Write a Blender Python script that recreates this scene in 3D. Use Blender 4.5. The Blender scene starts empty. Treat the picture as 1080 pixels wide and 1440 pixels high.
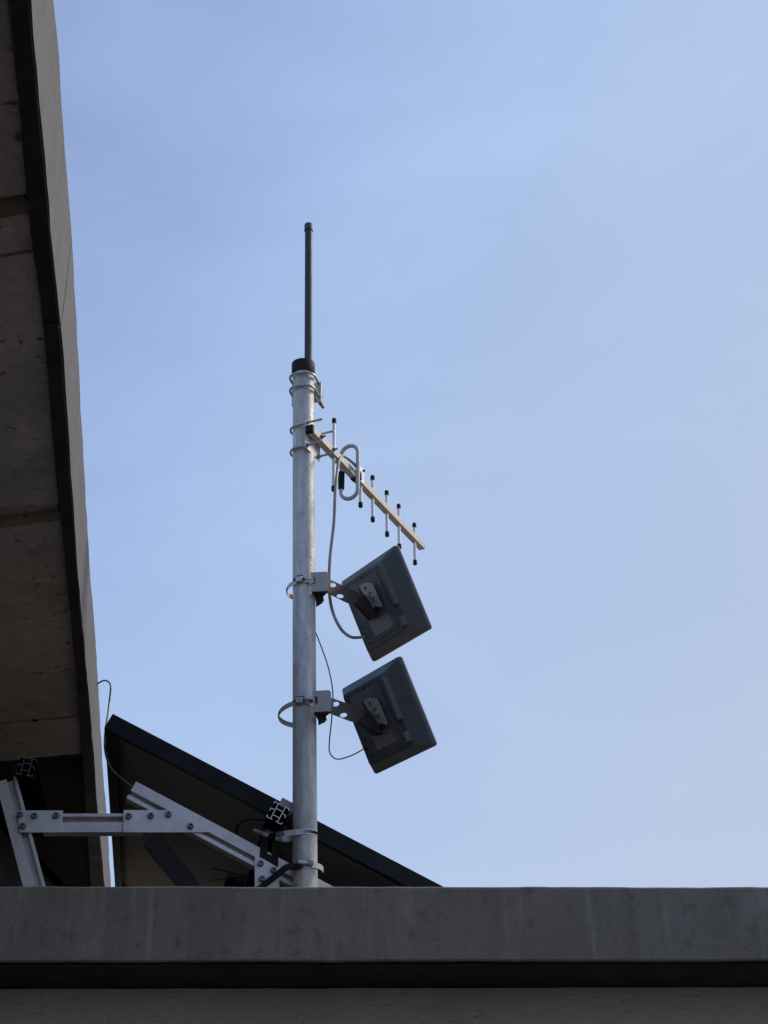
import bpy, bmesh, math, random
from mathutils import Vector as V, Matrix, noise
R = math.radians
S = bpy.context.scene
COL = S.collection
random.seed(7)

# ------------------------------------------------------------------ camera
CAM = V((0, 0, 1.6)); F = 2000.0
RC = Matrix.Rotation(R(90 + 27), 3, 'X') @ Matrix.Rotation(R(-0.6), 3, 'Z')
cd = bpy.data.cameras.new('camera'); cam = bpy.data.objects.new('camera', cd); COL.objects.link(cam)
cam.matrix_world = Matrix.Translation(CAM) @ RC.to_4x4()
cd.sensor_fit = 'AUTO'; cd.sensor_width = 36.0; cd.lens = F / 1440 * 36
cd.clip_start = 0.05; cd.clip_end = 5000
S.camera = cam

# ------------------------------------------------------------------ daylight
SUN_AZ, SUN_EL = 63, 42          # azimuth to the right of +Y
w = bpy.data.worlds.new('World'); S.world = w; w.use_nodes = True
nt = w.node_tree; nt.nodes.clear()
def N(t, **k):
    n = nt.nodes.new(t)
    for a, b in k.items(): setattr(n, a, b)
    return n
sky = N('ShaderNodeTexSky', sky_type='NISHITA', sun_disc=False)
sky.sun_elevation = R(SUN_EL); sky.sun_rotation = R(SUN_AZ)
sky.air_density = 1.0; sky.dust_density = 1.0; sky.ozone_density = 1.6
tc = N('ShaderNodeTexCoord')
mp = N('ShaderNodeMapping'); mp.inputs['Scale'].default_value = (1.0, 1.0, 2.2); mp.inputs['Rotation'].default_value = (0.2, 0.3, 0.5)
nz = N('ShaderNodeTexNoise'); nz.inputs['Scale'].default_value = 2.6; nz.inputs['Detail'].default_value = 6; nz.inputs['Roughness'].default_value = 0.52
nz.inputs['Distortion'].default_value = 0.6
# thin high veil of cloud, denser and whiter towards the sun
SV = V((0.86, 0.42, -0.30))
dt = N('ShaderNodeVectorMath', operation='DOT_PRODUCT'); dt.inputs[1].default_value = SV
tr = N('ShaderNodeMapRange'); tr.inputs['From Min'].default_value = -0.13; tr.inputs['From Max'].default_value = 0.55
vf = N('ShaderNodeValToRGB'); el = vf.color_ramp.elements; el.new(0.5); el[0].position = 0; el[2].position = 1
for e_, c_ in zip(el, (0.46, 0.72, 0.72)): e_.color = (c_, c_, c_, 1)
nr = N('ShaderNodeMapRange'); nr.inputs['From Min'].default_value = 0.3; nr.inputs['From Max'].default_value = 0.72
nr.inputs['To Min'].default_value = -0.12; nr.inputs['To Max'].default_value = 0.16
ad = N('ShaderNodeMath', operation='ADD')
vr = N('ShaderNodeValToRGB'); el = vr.color_ramp.elements; el.new(0.42); el[0].position = 0; el[2].position = 1
for e_, c_ in zip(el, ((0.335, 0.435, 0.76), (0.39, 0.52, 0.775), (0.425, 0.49, 0.635))): e_.color = (*c_, 1)
vc = N('ShaderNodeVectorMath', operation='SCALE'); vc.inputs['Scale'].default_value = 10
mx = N('ShaderNodeMix', data_type='RGBA')
bg = N('ShaderNodeBackground'); bg.inputs['Strength'].default_value = 0.122
out = N('ShaderNodeOutputWorld')
L = nt.links.new
L(tc.outputs['Generated'], mp.inputs['Vector']); L(mp.outputs[0], nz.inputs['Vector'])
L(tc.outputs['Generated'], dt.inputs[0]); L(dt.outputs['Value'], tr.inputs['Value']); L(tr.outputs[0], vf.inputs['Fac']); L(tr.outputs[0], vr.inputs['Fac']); L(vr.outputs['Color'], vc.inputs[0])
L(nz.outputs['Fac'], nr.inputs['Value']); L(nr.outputs[0], ad.inputs[0]); L(vf.outputs['Color'], ad.inputs[1]); L(ad.outputs[0], mx.inputs['Factor'])
L(sky.outputs[0], mx.inputs['A']); L(vc.outputs['Vector'], mx.inputs['B']); L(mx.outputs['Result'], bg.inputs['Color']); L(bg.outputs[0], out.inputs[0])
sd = bpy.data.lights.new('sun', 'SUN'); sd.energy = 2.4; sd.angle = R(12); sd.color = (1.0, 0.86, 0.68)     # sun behind thin veil cloud: soft
sun = bpy.data.objects.new('sun', sd); COL.objects.link(sun)
a, e = R(SUN_AZ), R(SUN_EL)
sun_dir = V((math.sin(a) * math.cos(e), math.cos(a) * math.cos(e), math.sin(e)))
sun.rotation_euler = sun_dir.to_track_quat('Z', 'Y').to_euler()
sun.location = (6, 4, 8)
S.view_settings.view_transform = 'Standard'; S.view_settings.look = 'None'
S.view_settings.exposure = 0.0; S.view_settings.gamma = 1.0; S.view_settings.use_curve_mapping = False

# ------------------------------------------------------------------ measuring helpers
def ray(px, py): return (RC @ V(((px - 540) / F, (720 - py) / F, -1))).normalized()
def on_plane(px, py, p0, n):
    d = ray(px, py); return CAM + d * ((V(p0) - CAM).dot(n) / d.dot(n))
def on_z(px, py, z): return on_plane(px, py, (0, 0, z), V((0, 0, 1)))
def on_y(px, py, y): return on_plane(px, py, (0, y, 0), V((0, 1, 0)))
def hdir(az): return V((math.sin(R(az)), math.cos(R(az)), 0))
Z = V((0, 0, 1))
TP = R(3.0); PX = V((math.cos(TP), math.sin(TP), 0)); PY = V((-math.sin(TP), math.cos(TP), 0))   # roof front frame
TR = R(9.0); RX = V((math.cos(TR), math.sin(TR), 0)); RY = V((-math.sin(TR), math.cos(TR), 0))   # rack frame
ROOF = 2.2945
POLE_B = on_plane(429, 1240, V((0, 3.2, 0)) + PY * 0.27, PY)
POLE_T = on_y(426.6, 560, POLE_B.y)
PAX = (POLE_T - POLE_B).normalized()
def pole_at(z): return POLE_B + PAX * ((z - POLE_B.z) / PAX.z)
def rk(px, py, off): return on_plane(px, py, POLE_B + RY * off, RY)
PR = 0.0303

# ------------------------------------------------------------------ materials
def mat(name, build):
    m = bpy.data.materials.new(name); m.use_nodes = True
    t = m.node_tree; b = t.nodes['Principled BSDF']; build(t, b); return m
def tnoise(t, scale, detail=4, rough=0.55, vec=None, kind='noise'):
    n = t.nodes.new('ShaderNodeTexNoise'); n.inputs['Scale'].default_value = scale
    n.inputs['Detail'].default_value = detail; n.inputs['Roughness'].default_value = rough
    if vec is None: vec = tobj(t)
    t.links.new(vec, n.inputs['Vector']); return n.outputs['Fac']
def tobj(t, sc=(1, 1, 1)):
    c = t.nodes.new('ShaderNodeTexCoord'); m = t.nodes.new('ShaderNodeMapping'); m.inputs['Scale'].default_value = sc
    t.links.new(c.outputs['Object'], m.inputs['Vector']); return m.outputs[0]
def tramp(t, fac, stops):
    r = t.nodes.new('ShaderNodeValToRGB'); el = r.color_ramp.elements
    while len(el) < len(stops): el.new(0.5)
    for e_, (p, c) in zip(el, stops):
        e_.position = p; e_.color = (c, c, c, 1) if isinstance(c, (int, float)) else (*c, 1)
    t.links.new(fac, r.inputs['Fac']); return r.outputs['Color']
def tmix(t, fac, a_, b_, mode='MIX'):
    m = t.nodes.new('ShaderNodeMix'); m.data_type = 'RGBA'; m.blend_type = mode
    for s_, v_ in (('Factor', fac), ('A', a_), ('B', b_)):
        if hasattr(v_, 'is_linked'): t.links.new(v_, m.inputs[s_])
        elif s_ == 'Factor': m.inputs[s_].default_value = v_
        else: m.inputs[s_].default_value = (*v_, 1)
    return m.outputs['Result']
def tbump(t, b, h, strength, dist):
    n = t.nodes.new('ShaderNodeBump'); n.inputs['Strength'].default_value = strength; n.inputs['Distance'].default_value = dist
    t.links.new(h, n.inputs['Height']); t.links.new(n.outputs[0], b.inputs['Normal'])
def flat(name, col, rough=0.5, metal=0.0, var=0.25, scale=60, bump=0.0, spec=0.5):
    def bd(t, b):
        b.inputs['Specular IOR Level'].default_value = spec
        n = tnoise(t, scale, 5, 0.6)
        lo = tuple(c * (1 - var) for c in col); hi = tuple(min(1, c * (1 + var)) for c in col)
        t.links.new(tramp(t, n, [(0.3, lo), (0.7, hi)]), b.inputs['Base Color'])
        b.inputs['Metallic'].default_value = metal
        t.links.new(tramp(t, tnoise(t, scale * 0.4, 3), [(0.3, max(0.05, rough - 0.1)), (0.7, min(1, rough + 0.1))]), b.inputs['Roughness'])
        if bump: tbump(t, b, tnoise(t, scale * 6, 2), bump, 0.001)
    return mat(name, bd)

def m_galv(t, b):
    v = t.nodes.new('ShaderNodeTexVoronoi'); v.inputs['Scale'].default_value = 75
    t.links.new(tobj(t, (1, 1, 0.6)), v.inputs['Vector'])
    sp = tramp(t, v.outputs['Color'], [(0.0, (0.45, 0.445, 0.42)), (1.0, (0.66, 0.65, 0.615))])
    cl = tmix(t, tramp(t, tnoise(t, 7, 5, 0.65), [(0.35, 0.0), (0.7, 0.6)]), sp, (0.68, 0.665, 0.63))
    st = tmix(t, tramp(t, tnoise(t, 5, 6, 0.7, tobj(t, (9, 9, 0.9))), [(0.42, 0.0), (0.66, 0.7)]), cl, (0.30, 0.305, 0.30))
    dk = tmix(t, tramp(t, tnoise(t, 95, 4, 0.6), [(0.63, 0.0), (0.72, 0.55)]), st, (0.22, 0.22, 0.21))
    br = tmix(t, tramp(t, tnoise(t, 26, 5, 0.7, tobj(t, (1, 1, 0.35))), [(0.56, 0.0), (0.70, 0.85)]), dk, (0.80, 0.78, 0.72))
    t.links.new(br, b.inputs['Base Color'])
    b.inputs['Metallic'].default_value = 0.25
    t.links.new(tramp(t, tnoise(t, 30, 4), [(0.3, 0.42), (0.7, 0.62)]), b.inputs['Roughness'])
    tbump(t, b, tnoise(t, 110, 5, 0.65), 0.85, 0.0018)
GALV = mat('galvanised_steel', m_galv)
def m_alu(t, b):
    n = tmix(t, 0.5, tnoise(t, 14, 6, 0.65), tnoise(t, 60, 5, 0.7, tobj(t, (1, 1, 6))))
    t.links.new(tramp(t, n, [(0.3, (0.52, 0.50, 0.475)), (0.7, (0.78, 0.755, 0.715))]), b.inputs['Base Color'])
    b.inputs['Metallic'].default_value = 0.6
    t.links.new(tramp(t, tnoise(t, 40, 4), [(0.3, 0.38), (0.7, 0.55)]), b.inputs['Roughness'])
    tbump(t, b, tnoise(t, 300, 2), 0.08, 0.0005)
ALU = mat('mill_aluminium', m_alu)
BOOM = flat('brushed_aluminium', (0.58, 0.535, 0.47), 0.5, 0.1, 0.08, 30)
ROD = flat('satin_aluminium_rod', (0.72, 0.71, 0.69), 0.36, 0.5, 0.08, 40)
DIPM = flat('dull_aluminium_tube', (0.46, 0.46, 0.46), 0.5, 0.3, 0.1, 40)
ZINC = flat('zinc_plated_steel', (0.42, 0.43, 0.43), 0.35, 0.75, 0.2, 50)
STAIN = flat('stainless_band', (0.50, 0.49, 0.47), 0.35, 0.7, 0.12, 60)
DARKST = flat('dark_bolt_steel', (0.20, 0.20, 0.21), 0.4, 0.6, 0.2, 80)
PAINTG = flat('grey_painted_steel', (0.41, 0.375, 0.35), 0.5, 0.1, 0.06, 40)
ARMS = flat('dull_bracket_arm_steel', (0.085, 0.076, 0.069), 0.6, 0.0, 0.15, 40, 0, 0.25)
ARMG = flat('weathered_bracket_steel', (0.036, 0.031, 0.028), 0.7, 0, 0.15, 40, 0, 0.12)
BLACK = flat('black_rubber', (0.020, 0.019, 0.021), 0.7, 0, 0.3, 60, 0, 0.2)
WHIP = flat('charcoal_radome', (0.060, 0.066, 0.076), 0.55, 0, 0.12, 30, 0, 0.25)
SHELL = flat('charcoal_plastic', (0.092, 0.100, 0.104), 0.5, 0, 0.15, 25, 0.15, 0.4)
SHELLIN = flat('charcoal_cover_plastic', (0.095, 0.101, 0.102), 0.55, 0, 0.15, 25, 0.15, 0.4)
COAX = flat('grey_coax_jacket', (0.30, 0.28, 0.28), 0.5, 0, 0.12, 30)
THIN = flat('brown_grey_cable_jacket', (0.10, 0.08, 0.08), 0.5, 0, 0.15, 30)
RAILB = flat('black_anodised_rail', (0.007, 0.007, 0.008), 0.7, 0, 0.2, 20, 0, 0.0)
PVFRAME = flat('black_anodised_frame', (0.006, 0.006, 0.008), 0.5, 0, 0.2, 20, 0, 0.25)
BACKSH = flat('panel_backsheet', (0.31, 0.285, 0.27), 0.6, 0, 0.10, 5)
GLASS = flat('solar_glass', (0.01, 0.012, 0.03), 0.1, 0, 0.1, 20)
DRIP = flat('dark_drip_paint', (0.05, 0.045, 0.042), 0.7, 0, 0.25, 12, 0, 0.2)
SHADE = flat('underside_shade', (0.035, 0.032, 0.030), 0.85, 0, 0.4, 9, 0.3, 0.15)  # near-black colour standing in for shade under the roof slab
VOID = flat('near_black_surface', (0.014, 0.0135, 0.013), 0.8, 0, 0.4, 5, 0, 0.1)  # near-black tone for the far soffit panel and the side wall
def m_label(t, b):
    g = t.nodes.new('ShaderNodeTexCoord')
    wv = t.nodes.new('ShaderNodeTexWave'); wv.bands_direction = 'Y'; wv.inputs['Scale'].default_value = 2.2
    t.links.new(g.outputs['UV'], wv.inputs['Vector'])
    mm = t.nodes.new('ShaderNodeMapping'); mm.inputs['Scale'].default_value = (14, 5, 1); t.links.new(g.outputs['UV'], mm.inputs['Vector'])
    n = tnoise(t, 1.0, 2, 0.5, mm.outputs[0])
    msk = tmix(t, 1.0, tramp(t, wv.outputs['Fac'], [(0.45, 0.0), (0.6, 1.0)]), tramp(t, n, [(0.46, 0.0), (0.56, 0.9)]), 'MULTIPLY')
    t.links.new(tmix(t, msk, (0.26, 0.245, 0.235), (0.10, 0.10, 0.10)), b.inputs['Base Color']); b.inputs['Roughness'].default_value = 0.45
LABEL = mat('grey_rating_label', m_label)

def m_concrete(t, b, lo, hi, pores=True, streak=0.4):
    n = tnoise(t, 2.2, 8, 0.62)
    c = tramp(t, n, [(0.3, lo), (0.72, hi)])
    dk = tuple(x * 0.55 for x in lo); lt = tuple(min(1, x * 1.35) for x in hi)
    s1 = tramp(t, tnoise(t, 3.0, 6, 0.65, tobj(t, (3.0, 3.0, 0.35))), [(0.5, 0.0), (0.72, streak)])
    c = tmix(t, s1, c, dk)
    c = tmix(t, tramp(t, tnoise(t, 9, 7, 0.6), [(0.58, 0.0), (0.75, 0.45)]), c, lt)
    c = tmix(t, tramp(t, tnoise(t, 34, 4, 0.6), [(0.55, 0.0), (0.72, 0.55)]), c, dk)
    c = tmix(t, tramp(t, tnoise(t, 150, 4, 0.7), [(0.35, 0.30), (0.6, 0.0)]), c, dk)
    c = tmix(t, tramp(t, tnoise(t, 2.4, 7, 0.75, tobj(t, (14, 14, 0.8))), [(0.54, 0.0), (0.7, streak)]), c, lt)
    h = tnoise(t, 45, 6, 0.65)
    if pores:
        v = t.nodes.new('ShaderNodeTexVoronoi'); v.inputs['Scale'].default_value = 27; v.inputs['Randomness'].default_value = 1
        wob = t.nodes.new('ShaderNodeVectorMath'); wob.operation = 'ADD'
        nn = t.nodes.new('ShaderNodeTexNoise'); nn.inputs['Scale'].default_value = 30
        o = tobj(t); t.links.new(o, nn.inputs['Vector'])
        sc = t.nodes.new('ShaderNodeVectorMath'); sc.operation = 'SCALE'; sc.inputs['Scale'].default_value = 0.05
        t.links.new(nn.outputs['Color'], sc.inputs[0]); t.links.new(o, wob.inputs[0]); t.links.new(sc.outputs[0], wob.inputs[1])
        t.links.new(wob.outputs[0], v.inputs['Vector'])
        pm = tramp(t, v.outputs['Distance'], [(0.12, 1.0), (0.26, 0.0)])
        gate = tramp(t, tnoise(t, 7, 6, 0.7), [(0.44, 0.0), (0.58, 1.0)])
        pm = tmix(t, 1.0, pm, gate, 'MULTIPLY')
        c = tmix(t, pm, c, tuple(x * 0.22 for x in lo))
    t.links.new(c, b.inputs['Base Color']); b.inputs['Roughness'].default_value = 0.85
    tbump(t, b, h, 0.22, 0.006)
SOFF = mat('board_marked_concrete', lambda t, b: m_concrete(t, b, (0.44, 0.405, 0.365), (0.67, 0.62, 0.555)))
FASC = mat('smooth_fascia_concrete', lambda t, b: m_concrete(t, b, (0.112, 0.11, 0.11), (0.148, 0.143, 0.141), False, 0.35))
PARA = mat('weathered_parapet_concrete', lambda t, b: m_concrete(t, b, (0.215, 0.182, 0.145), (0.335, 0.287, 0.228), False, 0.42))
def m_stucco(t, b):
    c = tramp(t, tnoise(t, 3, 6), [(0.3, (0.70, 0.62, 0.55)), (0.7, (0.82, 0.74, 0.67))])
    t.links.new(c, b.inputs['Base Color']); b.inputs['Roughness'].default_value = 0.9
    h1 = tramp(t, tnoise(t, 60, 2, 0.5, tobj(t, (0.6, 1, 1.2))), [(0.28, 0.0), (0.42, 1.0)])
    tbump(t, b, tmix(t, 0.75, h1, tnoise(t, 28, 9, 0.72, tobj(t, (0.8, 1, 1.2)))), 0.9, 0.011)
STUC = mat('rough_stucco', m_stucco)
GROUND = flat('asphalt', (0.085, 0.075, 0.063), 0.9, 0, 0.3, 4)
ROOFM = flat('roof_screed', (0.09, 0.09, 0.09), 0.9, 0, 0.3, 4)

# ------------------------------------------------------------------ mesh helpers
ORG = {}
def thing(name, loc, label, cat, group=None):
    o = bpy.data.objects.new(name, None); COL.objects.link(o); o.empty_display_size = 0.05
    o.location = loc; ORG[o] = V(loc); o['label'] = label; o['category'] = cat
    if group: o['group'] = group
    return o
def obj(name, bm, m, parent=None, smooth=False, bevel=0.0, kind=None, label=None, cat=None, group=None, loc=None):
    base = ORG[parent] if parent is not None else V(loc or (0, 0, 0))
    bmesh.ops.transform(bm, matrix=Matrix.Translation(-base), verts=bm.verts)
    bmesh.ops.recalc_face_normals(bm, faces=bm.faces)
    me = bpy.data.meshes.new(name); bm.to_mesh(me); bm.free()
    if m is not None: me.materials.append(m)
    if smooth:
        for p in me.polygons: p.use_smooth = True
        me.set_sharp_from_angle(angle=R(40))
    o = bpy.data.objects.new(name, me); COL.objects.link(o)
    if parent is not None:
        o.parent = parent; ORG[o] = base
    else:
        o.location = base; ORG[o] = base
    if bevel:
        md = o.modifiers.new('bevel', 'BEVEL'); md.width = bevel; md.segments = 2; md.limit_method = 'ANGLE'; md.angle_limit = R(35)
    if kind: o['kind'] = kind
    if label: o['label'] = label
    if cat: o['category'] = cat
    if group: o['group'] = group
    return o
def B(): return bmesh.new()
def add_box(bm, c, ax, sz):
    """box centred at c, axes ax (three unit vectors), full sizes sz"""
    vs = []
    for i in (-1, 1):
        for j in (-1, 1):
            for k in (-1, 1):
                vs.append(bm.verts.new(V(c) + ax[0] * (i * sz[0] / 2) + ax[1] * (j * sz[1] / 2) + ax[2] * (k * sz[2] / 2)))
    for f in ((0, 1, 3, 2), (4, 6, 7, 5), (0, 4, 5, 1), (2, 3, 7, 6), (0, 2, 6, 4), (1, 5, 7, 3)):
        bm.faces.new([vs[i] for i in f])
def add_prism(bm, pts, ext):
    a_ = [bm.verts.new(V(p)) for p in pts]; b_ = [bm.verts.new(V(p) + ext) for p in pts]; n = len(pts)
    bm.faces.new(a_); bm.faces.new(list(reversed(b_)))
    for i in range(n): bm.faces.new((a_[i], b_[i], b_[(i + 1) % n], a_[(i + 1) % n]))
def frame_of(d):
    d = d.normalized(); u = d.cross(Z)
    if u.length < 0.05: u = d.cross(V((1, 0, 0)))
    u.normalize(); return u, u.cross(d).normalized()
def add_tube(bm, pts, r, seg=10, closed=False, caps=True, rs=None):
    pts = [V(p) for p in pts]; n = len(pts); rings = []; pu = None
    for i, p in enumerate(pts):
        if closed: d = pts[(i + 1) % n] - pts[i - 1]
        else: d = pts[min(i + 1, n - 1)] - pts[max(i - 1, 0)]
        d.normalize()
        if pu is None: u, _ = frame_of(d)
        else: u = (pu - d * pu.dot(d)).normalized()
        v = d.cross(u); pu = u; rr = rs[i] if rs else r
        rings.append([bm.verts.new(p + (u * math.cos(2 * math.pi * k / seg) + v * math.sin(2 * math.pi * k / seg)) * rr) for k in range(seg)])
    for i in range(n if closed else n - 1):
        a_, b_ = rings[i], rings[(i + 1) % n]
        for k in range(seg): bm.faces.new((a_[k], a_[(k + 1) % seg], b_[(k + 1) % seg], b_[k]))
    if not closed and caps: bm.faces.new(list(reversed(rings[0]))); bm.faces.new(rings[-1])
def spline(pts, sub=8, closed=False):
    pts = [V(p) for p in pts]; n = len(pts); o = []
    for i in range(n if closed else n - 1):
        if closed: p0, p1, p2, p3 = pts[i - 1], pts[i], pts[(i + 1) % n], pts[(i + 2) % n]
        else: p0, p1, p2, p3 = pts[max(i - 1, 0)], pts[i], pts[i + 1], pts[min(i + 2, n - 1)]
        for k in range(sub):
            t = k / sub
            o.append(0.5 * ((2 * p1) + (p2 - p0) * t + (2 * p0 - 5 * p1 + 4 * p2 - p3) * t * t + (3 * p1 - p0 - 3 * p2 + p3) * t ** 3))
    if not closed: o.append(pts[-1])
    return o
def add_cyl(bm, p0, p1, r, seg=16, r1=None): add_tube(bm, [p0, p1], r, seg, rs=[r, r if r1 is None else r1])
def add_ribbon(bm, pts, wdir, width, th, closed=False):
    """flat band: pts path, wdir width direction, th thickness outward"""
    pts = [V(p) for p in pts]; n = len(pts); rings = []
    for i, p in enumerate(pts):
        d = (pts[(i + 1) % n] - pts[i - 1]) if closed else (pts[min(i + 1, n - 1)] - pts[max(i - 1, 0)])
        wd = wdir; nn = d.normalized().cross(wd).normalized()
        rings.append([bm.verts.new(p + wd * (s * width / 2) + nn * (q * th)) for s, q in ((-1, 0), (1, 0), (1, 1), (-1, 1))])
    for i in range(n if closed else n - 1):
        a_, b_ = rings[i], rings[(i + 1) % n]
        for k in range(4): bm.faces.new((a_[k], a_[(k + 1) % 4], b_[(k + 1) % 4], b_[k]))
    if not closed: bm.faces.new(list(reversed(rings[0]))); bm.faces.new(rings[-1])
def socket_bolt(parent, p, nrm, r=0.0065, h=0.012, m=None):
    """hex-socket cap screw on a washer, head towards nrm"""
    bm = B(); u, v = frame_of(nrm); seg = 18; P = V(p); nrm = nrm.normalized()
    prof = [(r * 1.3, -0.0005), (r * 1.3, 0.0012), (r, 0.0012), (r, h * 0.9), (r * 0.9, h), (r * 0.55, h), (r * 0.5, h * 0.35)]
    rings = []
    for rr, z in prof:
        rings.append([bm.verts.new(P + nrm * z + (u * math.cos(2 * math.pi * k / seg) + v * math.sin(2 * math.pi * k / seg)) * rr) for k in range(seg)])
    for a_, b_ in zip(rings, rings[1:]):
        for k in range(seg): bm.faces.new((a_[k], a_[(k + 1) % seg], b_[(k + 1) % seg], b_[k]))
    bm.faces.new(rings[-1]); bm.faces.new(list(reversed(rings[0])))
    return obj('bolt', bm, m or DARKST, parent, True)
def hex_nut(bm, p, nrm, r=0.0065, h=0.006):
    nrm = nrm.normalized(); add_tube(bm, [V(p), V(p) + nrm * h], r, 6); add_tube(bm, [V(p) - nrm * 0.0015, V(p)], r * 1.3, 14)
def rough_grid_box(bm, x0, x1, y0, y1, z0, z1, o, ex, ey, step=0.03, amp=0.0016):
    """slab whose front face is a grid with a slightly uneven surface and edges"""
    nx = int((x1 - x0) / step); nz_ = max(3, int((z1 - z0) / step))
    def P(x, y, z):
        q = o + ex * x + ey * y + Z * z
        k = noise.noise_vector(q * 9) * amp + noise.noise_vector(q * 37) * amp * 0.5
        return bm.verts.new(q + k)
    g = [[P(x0 + (x1 - x0) * i / nx, y0, z0 + (z1 - z0) * j / nz_) for j in range(nz_ + 1)] for i in range(nx + 1)]
    back = [[bm.verts.new(o + ex * (x0 + (x1 - x0) * i / nx) + ey * y1 + Z * z) for z in (z0, z1)] for i in range(nx + 1)]
    for i in range(nx):
        for j in range(nz_): bm.faces.new((g[i][j], g[i + 1][j], g[i + 1][j + 1], g[i][j + 1]))
        bm.faces.new((g[i][nz_], g[i + 1][nz_], back[i + 1][1], back[i][1]))
        bm.faces.new((g[i][0], back[i][0], back[i + 1][0], g[i + 1][0]))
        bm.faces.new((back[i][0], back[i][1], back[i + 1][1], back[i + 1][0]))
    for i in (0, nx): bm.faces.new([g[i][j] for j in range(nz_ + 1)] + [back[i][1], back[i][0]])

# ------------------------------------------------------------------ setting: ground, lower building with flat roof
bm = B(); add_box(bm, (0, 0, -0.05), (V((1, 0, 0)), V((0, 1, 0)), Z), (3000, 3000, 0.1))
obj('ground', bm, GROUND, kind='structure')
O = V((0, 3.2, 0))
low = thing('low_building', O, 'low building with dark concrete roof edge above rough brown stucco wall', 'building')
bm = B(); rough_grid_box(bm, -1.37, 7.0, 0, 4.6, ROOF - 0.1605, ROOF, O, PX, PY)
obj('roof_slab', bm, PARA, low, True, 0.004)
bm = B(); add_box(bm, O + PX * 2.82 + PY * 0.165 + Z * (ROOF - 0.1655), (PX, PY, Z), (8.34, 0.30, 0.004))  # added strip, the overhang's shade put into its colour
obj('shade_strip', bm, SHADE, low, label='black strip of painted shade under the roof edge')
bm = B()
rough_grid_box(bm, -1.36, 6.9, 0.32, 4.5, 0.0, ROOF - 0.169, O, PX, PY, 0.05, 0.001)
obj('stucco_wall', bm, STUC, low, True)

# ------------------------------------------------------------------ upper building: curved concrete canopy overhead at left
ZB, FH = 2.95, 0.191
fb = [(43, 0), (52, 100), (61, 200), (73, 330), (85, 460), (102, 690), (118, 900), (132, 1060), (138, 1140), (147, 1245)]
fbot = [on_z(x, y, ZB) for x, y in fb]
d0 = (fbot[0] - fbot[2]).normalized(); fbot = [fbot[0] + d0 * 7.0, fbot[0] + d0 * 1.2] + fbot  # unseen run behind the camera, lengthened to shade the rack
d1 = (fbot[-1] - fbot[-3]).normalized(); fbot = fbot + [fbot[-1] + d1 * 1.2]
sb = [(17, 0), (25, 100), (33, 200), (45, 330), (62, 460), (82, 690), (103, 900), (116, 1060), (121, 1140), (128, 1245)]
sbot = [on_z(x, y, ZB) for x, y in sb]
d0 = (sbot[0] - sbot[2]).normalized(); sbot = [sbot[0] + d0 * 7.0, sbot[0] + d0 * 1.2] + sbot
d1 = (sbot[-1] - sbot[-3]).normalized(); sbot = sbot + [sbot[-1] + d1 * 1.2]
FB = spline(fbot, 10); SB = spline(sbot, 10)
up = thing('upper_building', (-1.2, 4.5, ROOF), 'tall concrete building with curved overhanging eave and pale grey fascia', 'building')
def along(poly, y):
    for a_, b_ in zip(poly, poly[1:]):
        if (a_.y - y) * (b_.y - y) <= 0: return a_.lerp(b_, (y - a_.y) / (b_.y - a_.y + 1e-9))
    return poly[0].copy() if abs(y - poly[0].y) < abs(y - poly[-1].y) else poly[-1].copy()
JY = on_z(85, 460, ZB).y
def fascia(y0, y1):
    bm = B(); rows = []
    pts = [p for p in FB if y0 + 0.01 < p.y < y1 - 0.01]
    pts = [along(FB, y0)] + sorted(pts, key=lambda p: p.y) + [along(FB, y1)]
    fine = []
    for a_, b_ in zip(pts, pts[1:]):
        n = max(1, int((b_ - a_).length / 0.04))
        fine += [a_.lerp(b_, k / n) for k in range(n)]
    fine.append(pts[-1])
    for i, p in enumerate(fine):
        r_ = []
        for j in range(9):
            q = p + Z * (FH * j / 8); k = noise.noise_vector(q * 3.1) * 0.003 + noise.noise_vector(q * 13) * 0.0015
            r_.append(bm.verts.new(q + V((k.x, 0, k.z * (1 if j == 8 else 0.3)))))
        q = p + Z * FH + V((-0.16, 0, 0)); r_.append(bm.verts.new(q))
        s_ = p + V((-0.028, 0, 0)); r_.append(bm.verts.new(V((s_.x, s_.y, ZB + 0.02)))); r_.append(bm.verts.new(s_))
        rows.append(r_)
    n = len(rows[0])
    for a_, b_ in zip(rows, rows[1:]):
        for k in range(n): bm.faces.new((a_[k], a_[(k + 1) % n], b_[(k + 1) % n], b_[k]))
    bm.faces.new(rows[0]); bm.faces.new(list(reversed(rows[-1])))
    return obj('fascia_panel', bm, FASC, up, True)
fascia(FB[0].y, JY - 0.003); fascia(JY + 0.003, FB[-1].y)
# dark metal drip strip under the edge, two lengths
def drip(y0, y1):
    bm = B(); rows = []
    ys = [y0 + (y1 - y0) * i / 40 for i in range(41)]
    for y in ys:
        f_ = along(FB, y) + V((-0.003, 0, 0)); s_ = along(SB, y)
        rows.append([bm.verts.new(V((f_.x, y, ZB - 0.003))), bm.verts.new(V((f_.x, y, ZB + 0.003))),
                     bm.verts.new(V((s_.x, y, ZB + 0.016))), bm.verts.new(V((s_.x, y, ZB - 0.003)))])
    for a_, b_ in zip(rows, rows[1:]):
        for k in range(4): bm.faces.new((a_[k], a_[(k + 1) % 4], b_[(k + 1) % 4], b_[k]))
    bm.faces.new(rows[0]); bm.faces.new(list(reversed(rows[-1])))
    obj('drip_strip', bm, DRIP, up, True)
drip(FB[0].y, JY - 0.02); drip(JY - 0.016, FB[-1].y)
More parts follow.
